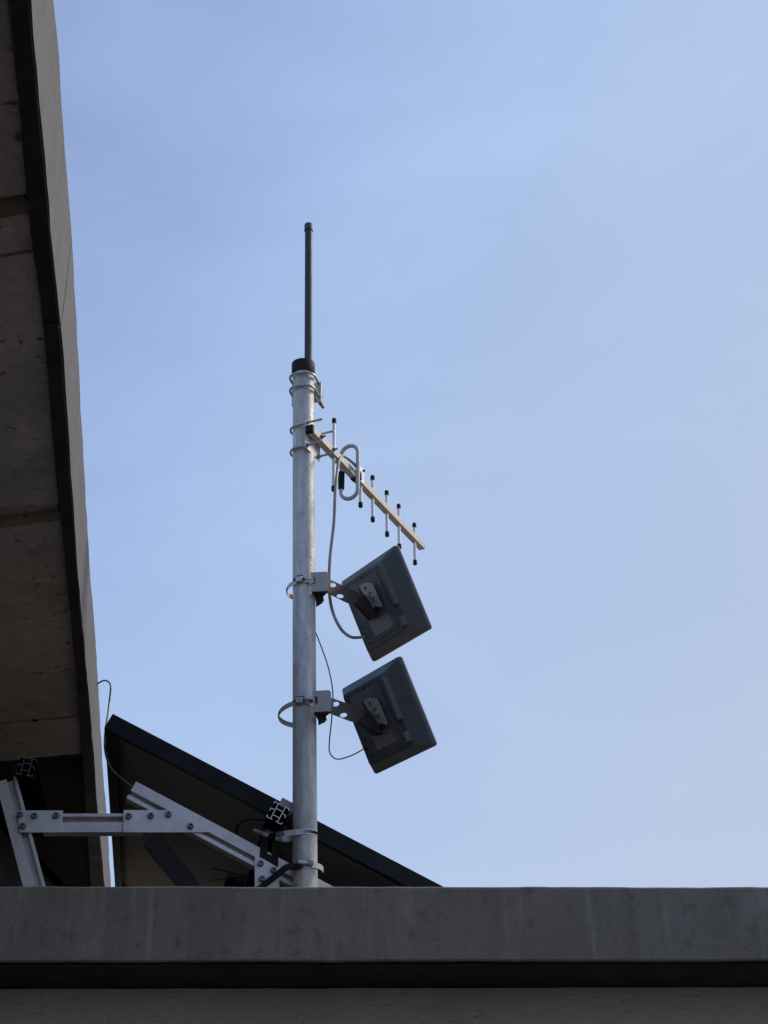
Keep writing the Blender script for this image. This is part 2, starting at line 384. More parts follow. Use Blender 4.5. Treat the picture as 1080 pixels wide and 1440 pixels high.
# soffit: board-marked concrete panels between joints, two recessed bands
XL = -1.40
def jl(pxa, pxb):
    a_, b_ = on_z(*pxa, ZB), on_z(*pxb, ZB); s_ = (b_.y - a_.y) / (b_.x - a_.x); s_ = max(-0.25, min(0.25, s_)); return (b_, s_)
lines = [(V((-0.3, -5.2, 0)), 0.0), jl((0, 281), (45, 277)), jl((0, 309), (45, 303)), jl((0, 363), (50, 355)), jl((0, 717), (85, 711)),
         jl((0, 752), (87, 736)), jl((0, 1026), (112, 1010)), jl((0, 1074), (117, 1062)), (V((-1.2, min(FB[-1].y, SB[-1].y) - 0.02, 0)), 0.0)]
lift = [0.0, 0.035, 0.002, 0.0, 0.03, 0.004, 0.0, 0.02]
def soffit_edge(line, gap):
    p, s_ = line; e_ = along(SB, p.y); e_ = along(SB, p.y + s_ * (e_.x - p.x))
    return V((e_.x - 0.002, p.y + s_ * (e_.x - p.x) + gap, ZB)), V((XL, p.y + s_ * (XL - p.x) + gap, ZB))
for i, (l0, l1) in enumerate(zip(lines, lines[1:])):
    a0, a1 = soffit_edge(l0, 0.003); b0, b1 = soffit_edge(l1, -0.003)
    right = [a0] + [V((along(SB, a0.y + (b0.y - a0.y) * k / 8).x - 0.002, a0.y + (b0.y - a0.y) * k / 8, ZB)) for k in range(1, 8)] + [b0]
    bm = B(); zz = 0.004 + lift[i]
    cols = []
    for k, p in enumerate(right):
        q = a1.lerp(b1, k / 8); row = []
        for j in range(41):
            t = j / 40; r_ = p.lerp(q, t ** 1.6); n_ = noise.noise(r_ * 6) * 0.003 + noise.noise(r_ * 25) * 0.0015
            row.append((V((r_.x, r_.y, ZB + zz + n_)), V((r_.x, r_.y, ZB + 0.085))))
        cols.append(row)
    vb = [[bm.verts.new(c[0]) for c in r_] for r_ in cols]; vt = [[bm.verts.new(c[1]) for c in r_] for r_ in cols]
    for g in (vb, vt):
        for r0, r1 in zip(g, g[1:]):
            for j in range(40): bm.faces.new((r0[j], r0[j + 1], r1[j + 1], r1[j]))
    for j in range(40):
        for k in (0, 8): bm.faces.new((vb[k][j], vb[k][j + 1], vt[k][j + 1], vt[k][j]))
    for k in range(8):
        for j in (0, 40): bm.faces.new((vb[k][j], vb[k + 1][j], vt[k + 1][j], vt[k][j]))
    obj('soffit_panel', bm, VOID if i == 7 else SOFF, up, True, label='near-black far soffit panel' if i == 7 else None)
# slab above the panels closing the joints
bm = B(); top = [V((p.x - 0.17, p.y, ZB + 0.09)) for p in FB[::5]]
add_prism(bm, top + [V((XL, FB[-1].y, ZB + 0.09)), V((XL, FB[0].y, ZB + 0.09))], Z * 0.08)
obj('canopy_slab', bm, SOFF, up)
# mostly unseen wall carrying the canopy, close and near-black to darken the rack
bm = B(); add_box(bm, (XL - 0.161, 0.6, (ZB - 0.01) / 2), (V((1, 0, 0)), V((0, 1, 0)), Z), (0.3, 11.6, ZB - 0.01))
obj('canopy_shade_wall', bm, VOID, up)

# ------------------------------------------------------------------ solar panel
K1 = rk(158.5, 1003.5, 0.09); K2 = rk(624, 1247, 0.09)
ps = (K2 - K1).normalized(); pq = RY.copy(); pm_ = ps.cross(pq).normalized()
if pm_.z < 0: pm_ = -pm_
PW = 1.035; PL = 1.95; PH = 0.042
pv = thing('solar_panel', K1, 'black framed solar panel tilted on the roof, dark underside showing', 'solar panel')
def pp(s_, q_, m_): return K1 + ps * s_ + pq * q_ + pm_ * m_
def pbox(bm, s0, s1, q0, q1, m0, m1): add_box(bm, pp((s0 + s1) / 2, (q0 + q1) / 2, (m0 + m1) / 2), (ps, pq, pm_), (s1 - s0, q1 - q0, m1 - m0))
for side in range(4):
    bm = B(); t_, fl = 0.011, 0.03
    if side == 0: pbox(bm, 0, PW, 0, t_, -PH, 0); pbox(bm, 0.001, PW - .001, t_, fl, -PH + .0005, -PH + 0.0025)
    if side == 1: pbox(bm, 0, PW, PL - t_, PL, -PH, 0); pbox(bm, 0.001, PW - .001, PL - fl, PL - t_, -PH + .0005, -PH + 0.0025)
    if side == 2: pbox(bm, 0, t_, t_ + .0003, PL - t_ - .0003, -PH, 0); pbox(bm, t_, fl, fl + .0003, PL - fl - .0003, -PH + .0005, -PH + 0.0025)
    if side == 3: pbox(bm, PW - t_, PW, t_ + .0003, PL - t_ - .0003, -PH, 0); pbox(bm, PW - fl, PW - t_, fl + .0003, PL - fl - .0003, -PH + .0005, -PH + 0.0025)
    obj('frame_bar', bm, PVFRAME, pv, False, 0.0006)
bm = B(); pbox(bm, 0.0115, PW - 0.0115, 0.0115, PL - 0.0115, -0.010, -0.007); obj('backsheet', bm, BACKSH, pv)
bm = B(); pbox(bm, 0.0115, PW - 0.0115, 0.0115, PL - 0.0115, -0.0065, -0.001); obj('glass', bm, GLASS, pv)
bm = B(); pbox(bm, 0.40, 0.52, 1.0, 1.1, -0.032, -0.0105); obj('junction_box', bm, BLACK, pv, False, 0.003)

# ------------------------------------------------------------------ mounting rack
rack = thing('mounting_rack', V((POLE_B.x - 0.3, POLE_B.y + 0.1, ROOF)), 'bare aluminium triangular mounting rack with bolted gusset plates holding the solar panel', 'rack')
def rail(parent, name, a_, b_, hgt, slot, depth=0.04):
    """slotted rail running a_->b_ (its lower front edge) seen from the front, h direction upwards in the rack plane"""
    d = (b_ - a_).normalized(); h = RY.cross(d).normalized()
    if h.dot(Z) < -0.2 or (abs(h.z) < 0.3 and h.dot(RX) < 0): h = -h
    s0, s1 = slot; prof = [(0, 0), (s0, 0), (s0, .026), (s1, .026), (s1, 0), (hgt, 0), (hgt, depth), (0, depth)]
    bm = B(); add_prism(bm, [a_ + h * x + RY * y for x, y in prof], b_ - a_)
    return obj(name, bm, ALU, parent, False, 0.0006)
BO = 0.036
# inclined beam: lower edge line
a_ = rk(177.5, 1122, BO); b_ = rk(415, 1249, BO)
d = (b_ - a_).normalized()
rail(rack, 'beam', a_, b_ + d * 0.10, 0.047, (0.010, 0.021))
# horizontal tie bar
a_ = rk(60, 1170.5, BO + 0.001); b_ = rk(200, 1170, BO + 0.001)
rail(rack, 'tie_bar', a_, b_, 0.046, (0.024, 0.038))
# left leg (leaning) from roof to purlin
a_ = rk(33, 1250, BO + 0.003); b_ = rk(-6, 1100, BO + 0.003)
rail(rack, 'leg', a_ + (a_ - b_).normalized() * 0.02, b_, 0.050, (0.026, 0.042), 0.04)
# front leg by the pole, behind its plate
def plate(pts, off, th, m=ALU, parent=rack, name='gusset_plate', bev=0.0007):
    q = [rk(x, y, off) for x, y in pts]; bm = B(); add_prism(bm, q, RY * th)
    o = obj(name, bm, m, parent, False, bev); return o
def bolts(par, pts, off):
    for x, y in pts: socket_bolt(par, rk(x, y, off), -RY)
g = plate([(24, 1139.5), (88.5, 1139.5), (86.5, 1170.5), (27, 1170.5)], BO - 0.006, 0.0055); bolts(g, [(28, 1146), (48.5, 1147.5), (79, 1147), (32, 1162)], BO - 0.006)
g = plate([(173.5, 1139), (235, 1139), (293, 1167.5), (292, 1170.5), (173, 1170.5)], BO - 0.006, 0.0055); bolts(g, [(181, 1148), (212, 1147.5), (237, 1145.5), (268, 1162)], BO - 0.006)
g = plate([(358, 1202), (371, 1208), (393, 1221), (393, 1252), (358, 1252)], BO - 0.006, 0.0055); bolts(g, [(366.5, 1214.5), (385, 1224), (368.5, 1236)], BO - 0.006)
# rear strut crossing under the panel
a_ = rk(212, 1180, 0.5); b_ = rk(270, 1252, 0.5); bm = B(); dd = (b_ - a_).normalized(); add_box(bm, (a_ + b_) / 2, (dd, RY, dd.cross(RY)), ((b_ - a_).length, 0.03, 0.05))
obj('rear_strut', bm, THIN, rack, False, 0.001)
# purlins: slotted profile running back under the panel, cut end towards the viewer
def purlin(px, py, off, rot, length, m=ALU, sc=1.0):
    c = rk(px, py, off); u = RX * math.cos(rot) - Z * math.sin(rot); v = RX * math.sin(rot) + Z * math.cos(rot)
    t = 0.0017; bm = B()
    def wall(x0, y0, x1, y1):
        p, q = V((x0, y0, 0)), V((x1, y1, 0)); dd = (q - p).normalized() * t / 2; n_ = V((-dd.y, dd.x, 0)); p = p - dd * 0.9; q = q + dd * 0.9
        add_prism(bm, [c + (u * k.x + v * k.y) * sc for k in (p - n_, q - n_, q + n_, p + n_)], RY * (length + random.uniform(-0.0004, 0.0004)))
    for s_ in (-1, 1):
        wall(s_ * .0095, -.021, s_ * .0095, .021)
        wall(s_ * .0095, .021, s_ * .020, .021); wall(s_ * .020, .021, s_ * .020, .0165)
        wall(s_ * .0095, -.021, s_ * .020, -.021); wall(s_ * .020, -.021, s_ * .020, -.0165)
        wall(s_ * .0095, .003, s_ * .020, .003); wall(s_ * .020, .003, s_ * .020, -.003)
        wall(s_ * .0095, .021, s_ * .005, .021); wall(s_ * .0095, -.021, s_ * .005, -.021)
    wall(-.0095, .0075, .0095, .0075); wall(-.0095, -.0095, .0095, -.0095)
    o = obj('purlin', bm, RAILB, rack); o.data.materials.append(m)
    for f_ in o.data.polygons:
        if abs(f_.normal.dot(RY)) > 0.9 : f_.material_index = 1
    return o
slope = math.atan2(-ps.z, ps.dot(RX))
purlin(391, 1143, -0.06, slope, 2.0, ROD)
purlin(37, 1078, 0.0, R(8), 0.6, DARKST)  # cut end in darker metal, painting in the shade below the eave
# end clamp at the panel edge
c = rk(402, 1135, 0.05); bm = B(); add_box(bm, c, (ps, RY, pm_), (0.036, 0.05, 0.022)); add_box(bm, c + pm_ * 0.013 + RY * 0.02, (ps, RY, pm_), (0.036, 0.05, 0.004))
cl = obj('end_clamp', bm, PAINTG, rack, False, 0.0015)
# L foot with a slot joining purlin and beam
off = BO - 0.004
bm = B(); A = [rk(x, y, off) for x, y in [(369, 1160), (393, 1160), (391, 1219), (365, 1205)]]; sl = [rk(x, y, off) for x, y in [(377, 1178), (383, 1178), (382, 1203), (376, 1200)]]
vo = [bm.verts.new(p) for p in A]; vi = [bm.verts.new(p) for p in sl]; vo2 = [bm.verts.new(p + RY * 0.004) for p in A]; vi2 = [bm.verts.new(p + RY * 0.004) for p in sl]
for i in range(4):
    j = (i + 1) % 4
    bm.faces.new((vo[i], vo[j], vi[j], vi[i])); bm.faces.new((vo2[i], vi2[i], vi2[j], vo2[j])); bm.faces.new((vo[i], vo2[i], vo2[j], vo[j])); bm.faces.new((vi[i], vi[j], vi2[j], vi2[i]))
lf = obj('slotted_foot', bm, ARMG, rack)
bm = B(); p = rk(374, 1168, off - 0.004); hex_nut(bm, p, RX * 0.95 - Z * 0.2, 0.006, 0.012); add_cyl(bm, p, p + (RX * 0.95 - Z * 0.25) * 0.018, 0.0035, 10)
obj('bolt', bm, DARKST, rack, True)

# ------------------------------------------------------------------ galvanised mast
zt = on_y(427, 519, POLE_B.y - PR).z
mast = thing('mast_pole', pole_at(ROOF + 0.003), 'tall galvanised steel pole standing on the roof edge with black top cap', 'pole')
bm = B(); n = 40; z0 = ROOF + 0.003; add_tube(bm, [pole_at(z0 + (zt + 0.02 - z0) * i / n) for i in range(n + 1)], PR, 40)
obj('tube', bm, GALV, mast, True)
bm = B(); z1 = on_y(427, 503.5, POLE_B.y - PR).z; rc = 0.0335
add_tube(bm, [pole_at(zt - 0.002), pole_at(zt), pole_at(z1 - 0.003), pole_at(z1 - 0.0008), pole_at(z1)], rc, 40, rs=[rc * .985, rc, rc, rc * .975, rc * .93])
obj('cap', bm, BLACK, mast, True)

bm = B()
for px, y0_, y1_ in ((422.3, 528.5, 537.5), (425.2, 528, 537.5), (427.6, 536, 538)):
    for k in range(3):
        p = on_y(px, y0_ + (y1_ - y0_) * (k + 0.5) / 3, POLE_B.y - PR); c_ = pole_at(p.z); d_ = V((p.x - c_.x, 0, 0)); h_ = math.sqrt(max(0, PR * PR - d_.x ** 2))
        o_ = V((d_.x, -h_, 0)).normalized(); add_box(bm, c_ + o_ * (PR + .0001), (o_.cross(Z), o_, Z), (0.0016, 0.0006, (y1_ - y0_) / 3 * 0.0021))
obj('stamp_mark', bm, DARKST, mast, kind='stuff')

# ------------------------------------------------------------------ hose clamps (perforated bands with worm screws)
def hose_clamp(label, z, bulge, bdir, scr_az, sag, face=None, width=0.0135, rad=None):
    c = pole_at(z); t = thing('hose_clamp', c, label, 'hose clamp', 'hose clamps on the pole')
    r = (rad or PR) + 0.0012; pts = []
    N_ = 56
    for k in range(N_):
        az = 2 * math.pi * k / N_; d_ = V((math.sin(az), math.cos(az), 0)); al = max(0, d_.dot(bdir))
        pts.append(c + d_ * r + bdir * bulge * al ** 1.3 - Z * sag * (d_.y + 1) / 2)
    bm = B(); add_ribbon(bm, pts, Z, width, 0.0009, True)
    band = obj('band', bm, STAIN, t, True)
    bm = B()
    for k in list(range(40, 56)) + list(range(22, 27)):
        p, q = pts[k], pts[(k + 1) % N_]
        for f_ in (0.25, 0.75):
            m_ = p.lerp(q, f_); d_ = (q - p).normalized(); o_ = d_.cross(Z)
            if (m_ - c).dot(o_) < 0: o_ = -o_
            add_box(bm, m_ + o_ * 0.0009, ((d_ * 0.9 + Z * 0.35).normalized().cross(o_), (d_ * 0.9 + Z * 0.35).normalized(), o_), (width * 0.55, 0.0008, 0.0012))
    obj('perforations', bm, BLACK, band, kind='stuff')
    d_ = hdir(scr_az); tt = d_.cross(Z); p = c + d_ * (r + 0.006)
    bm = B(); add_box(bm, p, (tt, d_, Z), (0.019, 0.011, 0.0155)); obj('worm_housing', bm, STAIN, t, False, 0.0018)
    s_ = -1 if tt.dot(RX) > 0 else 1
    bm = B(); add_cyl(bm, p + tt * 0.0096 * s_ + d_ * .002, p + tt * 0.016 * s_ + d_ * .002, 0.0052, 8); add_cyl(bm, p - tt * 0.0096 * s_ + d_ * .002, p - tt * 0.015 * s_ + d_ * .002, 0.0042, 12)
    obj('worm_screw', bm, DARKST, t, True)
    bm = B(); add_box(bm, p + Z * 0.009 - d_ * .001, (tt, d_, Z), (0.021, 0.010, 0.003)); obj('housing_lip', bm, BLACK, t, False, 0.0008)
    if face is not None:
        q = [p + tt * -s_ * 0.008 - d_ * .002] + face
        bm = B(); add_ribbon(bm, spline(q, 4), Z, width, 0.001); st_ = obj('strap_end', bm, STAIN, t, True)
        bm = B(); P_ = spline(q, 5)
        for a_, b_ in zip(P_[3:], P_[4:]):
            dd_ = (b_ - a_).normalized(); o_ = dd_.cross(Z)
            if o_.y > 0: o_ = -o_
            add_box(bm, a_ + o_ * 0.0009, ((dd_ * .3 + Z).normalized(), dd_, o_), (0.0075, 0.0012, 0.0014))
        obj('perforations', bm, BLACK, st_, kind='stuff')
    return t
f0 = POLE_B + PY * (-0.036)
zc1 = on_y(428, 816, POLE_B.y - PR).z; zc2 = on_y(428, 986, POLE_B.y - PR).z
hose_clamp('steel band clamp fixing the upper flat antenna, small loop at left', zc1, 0.016, hdir(-75), 196, 0.026, [on_plane(433, 815.5, f0 - PY * .002, PY), on_plane(441.6, 816.5, f0 - PY * .0012, PY)])
hose_clamp('steel band clamp fixing the lower flat antenna, wide slack loop at left', zc2, 0.036, hdir(-80), 196, 0.045, [on_plane(434, 985.5, f0 - PY * .006, PY), on_plane(439, 986, f0 - PY * .010, PY), on_plane(443.6, 986.5, f0 - PY * .011, PY)])
# lower two clamps
zc3 = on_y(430, 1169, POLE_B.y - PR).z; zc4 = on_y(430, 1216, POLE_B.y - PR).z
def low_clamp(label, z, left, tiltz, scr):
    c = pole_at(z); t = thing('hose_clamp', c, label, 'hose clamp', 'hose clamps on the pole'); r = PR + 0.0012; pts = []
    for k in range(33):
        az = R(-4 + 188 * k / 32); pts.append(c + V((math.sin(az), math.cos(az), 0)) * r)
    l = c - RX * left
    for k in range(13):
        az = R(184 + 172 * k / 12); pts.append(l + V((math.sin(az), math.cos(az), 0)) * (r * 0.9 if left else r) + Z * (tiltz))
    bm = B(); add_ribbon(bm, pts, Z, 0.0135, 0.0009, True); band = obj('band', bm, STAIN, t, True)
    bm = B(); N_ = len(pts)
    for k in range(6, 34):
        p, q = pts[k], pts[k + 1]; m_ = p.lerp(q, 0.5); d_ = (q - p).normalized(); o_ = d_.cross(Z)
        if (m_ - c).dot(o_) < 0: o_ = -o_
        add_box(bm, m_ + o_ * 0.0009, ((d_ * 0.3 + Z).normalized(), d_, o_), (0.0075, 0.0011, 0.0013))
    obj('perforations', bm, BLACK, band, kind='stuff')
    p, dirs = scr; bm = B(); add_box(bm, p, dirs, (0.016, 0.010, 0.012)); obj('worm_housing', bm, DARKST, t, False, 0.0018)
    bm = B(); add_cyl(bm, p - dirs[0] * 0.031, p + dirs[0] * 0.004, 0.0046, 10); obj('worm_screw', bm, DARKST if left else ZINC, t, True)  # screw beside the rack takes darker metal in place of shade there
    return t, pts
c3 = pole_at(zc3); low_clamp('slack steel band clamp tying pole to rack, beneath the cut rail end', zc3, 0.045, -0.006, (c3 + V((-0.095, -0.02, -0.004)), ((RX * .95 - Z * .3).normalized(), RY, (RX * .3 + Z * .95).normalized())))
c4 = pole_at(zc4); dd = hdir(158); tt, pts4 = low_clamp('lowest steel band clamp holding black conduit against the pole foot', zc4, 0.0, 0, (c4 + dd * (PR + 0.007) + Z * .003, (-dd.cross(Z), dd, Z)))
tl = [c4 + V((math.sin(R(a__)), math.cos(R(a__)), 0)) * (PR + rr) + Z * zz for a__, rr, zz in ((150, .0035, 0), (128, .005, 0), (112, .008, -.001), (100, .012, -.004), (95, .014, -.008))]
bm = B(); add_ribbon(bm, spline(tl, 5), Z, 0.013, 0.0009); obj('band_tail', bm, STAIN, tt, True)

# ------------------------------------------------------------------ whip antenna behind the pole top
g14 = hdir(13); gp = hdir(103)          # away / across
zu = [on_y(408, 533.5, POLE_B.y).z, on_y(408, 551.5, POLE_B.y).z]
zm = sum(zu) / 2
wa = thing('whip_antenna', pole_at(zm) + g14 * 0.052, 'slim charcoal whip antenna with capped tip rising above the pole', 'antenna')
ax = pole_at(zm) + g14 * 0.052
ytop = ax.y
zl = on_y(434, 318, ytop).z; tip = on_y(434, 318, ytop)
wb = V((ax.x, ax.y, zm - 0.03)); wd = (tip - wb).normalized()
bm = B(); add_tube(bm, [wb, tip], 0.0112, 24); obj('radome', bm, WHIP, wa, True)
bm = B(); add_tube(bm, [tip - wd * 0.019, tip - wd * .0165, tip - wd * 0.0163, tip + wd * 0.003, tip + wd * 0.006, tip + wd * .0072], 0.0134, 24, rs=[.0136, .0136, .0130, .0130, .0118, .008]); obj('tip_cap', bm, WHIP, wa, True)
bm = B(); add_tube(bm, [wb - wd * 0.02, wb + wd * 0.02], 0.0135, 20); obj('base_ferrule', bm, ZINC, wa, True)
# bracket channel
pc = pole_at(zm) + g14 * 0.0335; hz = 0.066; wz = 0.088
bm = B(); add_box(bm, pc - Z * 0.008, (gp, g14, Z), (wz, 0.003, hz))
for s_ in (-1, 1): add_box(bm, pc - Z * 0.008 + gp * s_ * (wz / 2 - 0.0012) + g14 * 0.011, (gp, g14, Z), (0.003, 0.019, hz))
obj('bracket', bm, ZINC, wa, False, 0.0008)
def u_bolt(parent, c, axis_open, axis_side, rad, leg, rod, sq=1.0):
    pts = [c + axis_side * rad + axis_open * leg]
    pts += [c + axis_side * rad + axis_open * (leg * (1 - k / 4)) for k in range(1, 4)]
    for k in range(0, 25):
        t_ = math.pi * k / 24; cs, sn = math.cos(t_), math.sin(t_)
        if sq != 1: cs, sn = math.copysign(abs(cs) ** sq, cs), abs(sn) ** sq
        pts.append(c + axis_side * rad * cs - axis_open * rad * sn)
    pts += [c - axis_side * rad + axis_open * (leg * k / 4) for k in range(1, 5)]
    bm = B(); add_tube(bm, pts, rod, 10)
    return obj('u_bolt', bm, ZINC, parent, True)
for k, z in enumerate(zu):
    c = pole_at(z); ub = u_bolt(wa, c, g14, gp, 0.0365, 0.054, 0.0036, 0.8)
    for s_ in (-1, 1): bm = B(); hex_nut(bm, c + gp * s_ * 0.0365 + g14 * 0.037, g14); obj('nut', bm, ZINC, ub, True)
bm = B(); p = pc + gp * 0.036 - Z * (hz / 2 + 0.004) + g14 * .008; add_cyl(bm, p, p + g14 * 0.03 + gp * .004, 0.0045, 10); obj('bolt', bm, DARKST, wa, True)

# ------------------------------------------------------------------ yagi antenna
near = on_y(436.5, 604.5, POLE_B.y - 0.052); far = on_z(592.5, 768, near.z)
bd = (far - near).normalized(); bs = bd.cross(Z).normalized(); BL = (far - near).length
if bs.x < 0: bs = -bs
pz = pole_at(near.z)
# shift the boom so that it clears the pole face
ya = thing('yagi_antenna', near, 'bare aluminium yagi antenna with six black tipped rods and a loop on a square boom', 'antenna')
BWD, BHT = 0.0205, 0.0205
bm = B(); add_box(bm, (near + far) / 2, (bd, bs, Z), (BL, BWD, BHT)); obj('boom', bm, BOOM, ya, False, 0.0008)
bm = B(); add_box(bm, near - bd * 0.004, (bd, bs, Z), (0.012, BWD + .002, BHT + .002)); obj('end_cap', bm, BLACK, ya, False, 0.001)
bm = B(); add_box(bm, far + bd * 0.002, (bd, bs, Z), (0.006, BWD + .001, BHT + .001)); obj('end_cap', bm, PAINTG, ya, False, 0.001)
def boom_at(px):
    # parameter along the boom where the image column px is crossed
    lo, hi = 0.0, 1.0
    def X(t):
        q = RC.transposed() @ (near.lerp(far, t) - CAM); return 540 + F * q.x / -q.z
    for _ in range(40):
        m_ = (lo + hi) / 2
        if X(m_) < px: lo = m_
        else: hi = m_
    return near.lerp(far, lo)
for px, ln, dz in ((469.5, 0.232, 0), (507, 0.108, -.026), (524, 0.151, -.012), (544, 0.152, -.012), (561, 0.150, -.013), (583, 0.142, -.017)):
    p = boom_at(px) + Z * dz; bm = B(); add_cyl(bm, p - Z * ln / 2, p + Z * ln / 2, 0.0050, 14)
    el_ = obj('rod', bm, ROD, ya, True)
    for s_ in (-1, 1):
        e_ = p + Z * s_ * ln / 2; bm = B(); add_tube(bm, [e_ - Z * s_ * 0.013, e_ - Z * s_ * 0.012, e_ + Z * s_ * 0.001, e_ + Z * s_ * 0.003], 0.0066, 14, rs=[.0060, .0066, .0066, .0052]); obj('rod_tip', bm, BLACK, el_, True)
# folded dipole loop round the boom
dc = boom_at(491.5) - Z * 0.004; hw, hh = 0.0265, 0.061; pts = []
for k in range(25): t_ = math.pi * k / 24; pts.append(dc + bs * hw * math.cos(t_) + Z * (hh + hw * math.sin(t_)))
for k in range(25): t_ = math.pi + math.pi * k / 24; pts.append(dc + bs * hw * math.cos(t_) + Z * (-hh + hw * math.sin(t_)))
bm = B(); add_tube(bm, pts, 0.0060, 14, closed=True); dip = obj('folded_dipole', bm, DIPM, ya, True)
bm = B(); p = dc - bs * hw; add_tube(bm, [p - Z * 0.052, p - Z * 0.050, p + Z * 0.004, p + Z * 0.006], 0.0098, 16, rs=[.007, .0092, .0102, .007]); obj('feed_sleeve', bm, BLACK, dip, True)
# saddle that carries the dipole and tape round the feed
p = boom_at(503); bm = B(); add_box(bm, p + bs * 0.0115 + Z * 0.012, (bd, bs, Z), (0.035, 0.004, 0.05)); obj('saddle_plate', bm, ROD, ya, False, 0.001)
bm = B(); add_box(bm, p - bd * 0.022 + bs * .004 + Z * 0.0, (bd, bs, Z), (0.026, BWD + .010, BHT + .006)); obj('tape_wrap', bm, BLACK, ya, False, 0.004)
bm = B(); add_cyl(bm, p + bd * 0.012 + bs * .013 + Z * 0.032, p + bd * 0.012 + bs * .018 + Z * .032, 0.0035, 10); obj('rivet', bm, BLACK, ya, True)
# clamp plate and U bolts
zq = [on_y(410, 606, POLE_B.y).z, on_y(410, 637, POLE_B.y).z]
pz = pole_at(sum(zq) / 2)
pd = (near - pz).dot(bs) - BWD / 2 - 0.0022
pl_c = pz + bs * pd
bm = B(); add_box(bm, pl_c - Z * 0.004, (bd, bs, Z), (0.094, 0.003, 0.086)); obj('clamp_plate', bm, STAIN, ya, False, 0.0006)
for z in zq:
    c = pole_at(z); ub = u_bolt(ya, c, bs, bd, 0.0362, 0.078, 0.0033)
    for s_ in (-1, 1): bm = B(); hex_nut(bm, c + bd * s_ * 0.0362 + bs * (pd + 0.003), bs, 0.0060, 0.005); obj('nut', bm, ZINC, ub, True)
for px in (447, 464):
    p = boom_at(px); bm = B(); hex_nut(bm, p + bs * (BWD / 2 + .001), bs, 0.0055, 0.005); add_cyl(bm, p, p + bs * (BWD / 2 + 0.014), 0.003, 10)
    obj('bolt', bm, DARKST, ya, True)

# ------------------------------------------------------------------ flat panel antennas on arms
def rrect(wd_, ht_, r, seg=5):
    o = []
    for cx, cy, a0 in ((1, 1, 0), (-1, 1, 90), (-1, -1, 180), (1, -1, 270)):
        for k in range(seg + 1):
            a__ = R(a0 + 90 * k / seg); o.append((cx * (wd_ / 2 - r) + r * math.cos(a__), cy * (ht_ / 2 - r) + r * math.sin(a__)))
    return o
PHI, TAU, RHO = 56.0, 25.2, 0.9
pn = V((math.sin(R(PHI)) * math.cos(R(TAU)), math.cos(R(PHI)) * math.cos(R(TAU)), math.sin(R(TAU))))
u_ = V((math.cos(R(PHI)), -math.sin(R(PHI)), 0)); w_ = V((-math.sin(R(PHI)) * math.sin(R(TAU)), -math.cos(R(PHI)) * math.sin(R(TAU)), math.cos(R(TAU))))
pu = u_ * math.cos(R(RHO)) + w_ * math.sin(R(RHO)); pw = w_ * math.cos(R(RHO)) - u_ * math.sin(R(RHO))
f0 = POLE_B + PY * (-0.036)              # front face of the arm bracket
FR = on_plane(461, 818, f0, PY); arm_dir = hdir(33); arm_n = hdir(33 + 90)
CB = 0.056
bend = on_plane(511.6, 836.6, FR, arm_n)
cr = ray(538.3, 850.9); dist = (bend + pn * CB - CAM).dot(pn) / cr.dot(pn); ctr = CAM + cr * dist
AW, AH = 0.288 * dist / 4.07, 0.2555 * dist / 4.07
print('antenna', dist, AW, AH)
def LP(a_, b_, c_): return ctr + pu * a_ + pw * b_ - pn * c_
def OP(px, py, c_): return on_plane(px, py, LP(0, 0, c_), pn)
fa = thing('panel_antenna', FR, 'upper flat charcoal panel antenna with pale rating label, tilted on a bracket arm', 'antenna', 'flat panel antennas on the pole')
rings = [(AW, AH, .008, -.012), (AW, AH, .008, -.004), (AW - .003, AH - .003, .008, -.0015), (AW - .010, AH - .010, .009, .002), (AW * .76, AH * .84, .010, .026), (AW * .735, AH * .815, .009, .0295)]
def shell(rings, bm=None):
    bm = bm or B(); pr = None
    for wd_, ht_, r, c_ in rings:
        rg = [bm.verts.new(LP(x, y, c_)) for x, y in rrect(wd_, ht_, r)]
        if pr:
            for k in range(len(rg)): bm.faces.new((pr[k], pr[(k + 1) % len(rg)], rg[(k + 1) % len(rg)], rg[k]))
        else: bm.faces.new(list(reversed(rg)))
        pr = rg
    bm.faces.new(pr); return bm
obj('shell', shell(rings), SHELL, fa, True)
CW, CH = AW * .585, AH * .775
obj('front_radome', shell([(AW - .006, AH - .006, .008, -.017), (AW - .001, AH - .001, .008, -.0155), (AW - .001, AH - .001, .008, -.0128)]), PAINTG, fa, True)
obj('back_cover', shell([(CW, CH, .005, .0285), (CW, CH, .005, .0318), (CW - .0015, CH - .0015, .005, .0328)]), SHELLIN, fa, True)
cv = obj('inner_cover', shell([(CW - .022, CH - .022, .004, .0325), (CW - .022, CH - .022, .004, .0342), (CW - .0235, CH - .0235, .004, .0348)]), SHELLIN, fa, True)
def ridge(a0, a1, b0, b1, c1):
    bm = B(); lo = [(a0, b0), (a1, b0), (a1, b1), (a0, b1)]; i_ = .004
    hi = [(a0 + i_ * .6, b0 + i_), (a1 - i_ * 1.6, b0 + i_), (a1 - i_ * 1.6, b1 - i_ * .4), (a0 + i_ * .6, b1 - i_ * .4)]
    v0 = [bm.verts.new(LP(x, y, .022)) for x, y in lo]; v1 = [bm.verts.new(LP(x, y, c1)) for x, y in hi]
    bm.faces.new(v0); bm.faces.new(v1)
    for k in range(4): bm.faces.new((v0[k], v0[(k + 1) % 4], v1[(k + 1) % 4], v1[k]))
    obj('cable_ridge', bm, SHELL, fa, False, .0018)
ridge(CW / 2 + .002, CW / 2 + .024, -CH * .15, CH * .47, .042); ridge(CW / 2 + .002, CW / 2 + .024, -CH * .47, -CH * .31, .042)
sx, sy = CW / 2 - .006, CH / 2 - .006
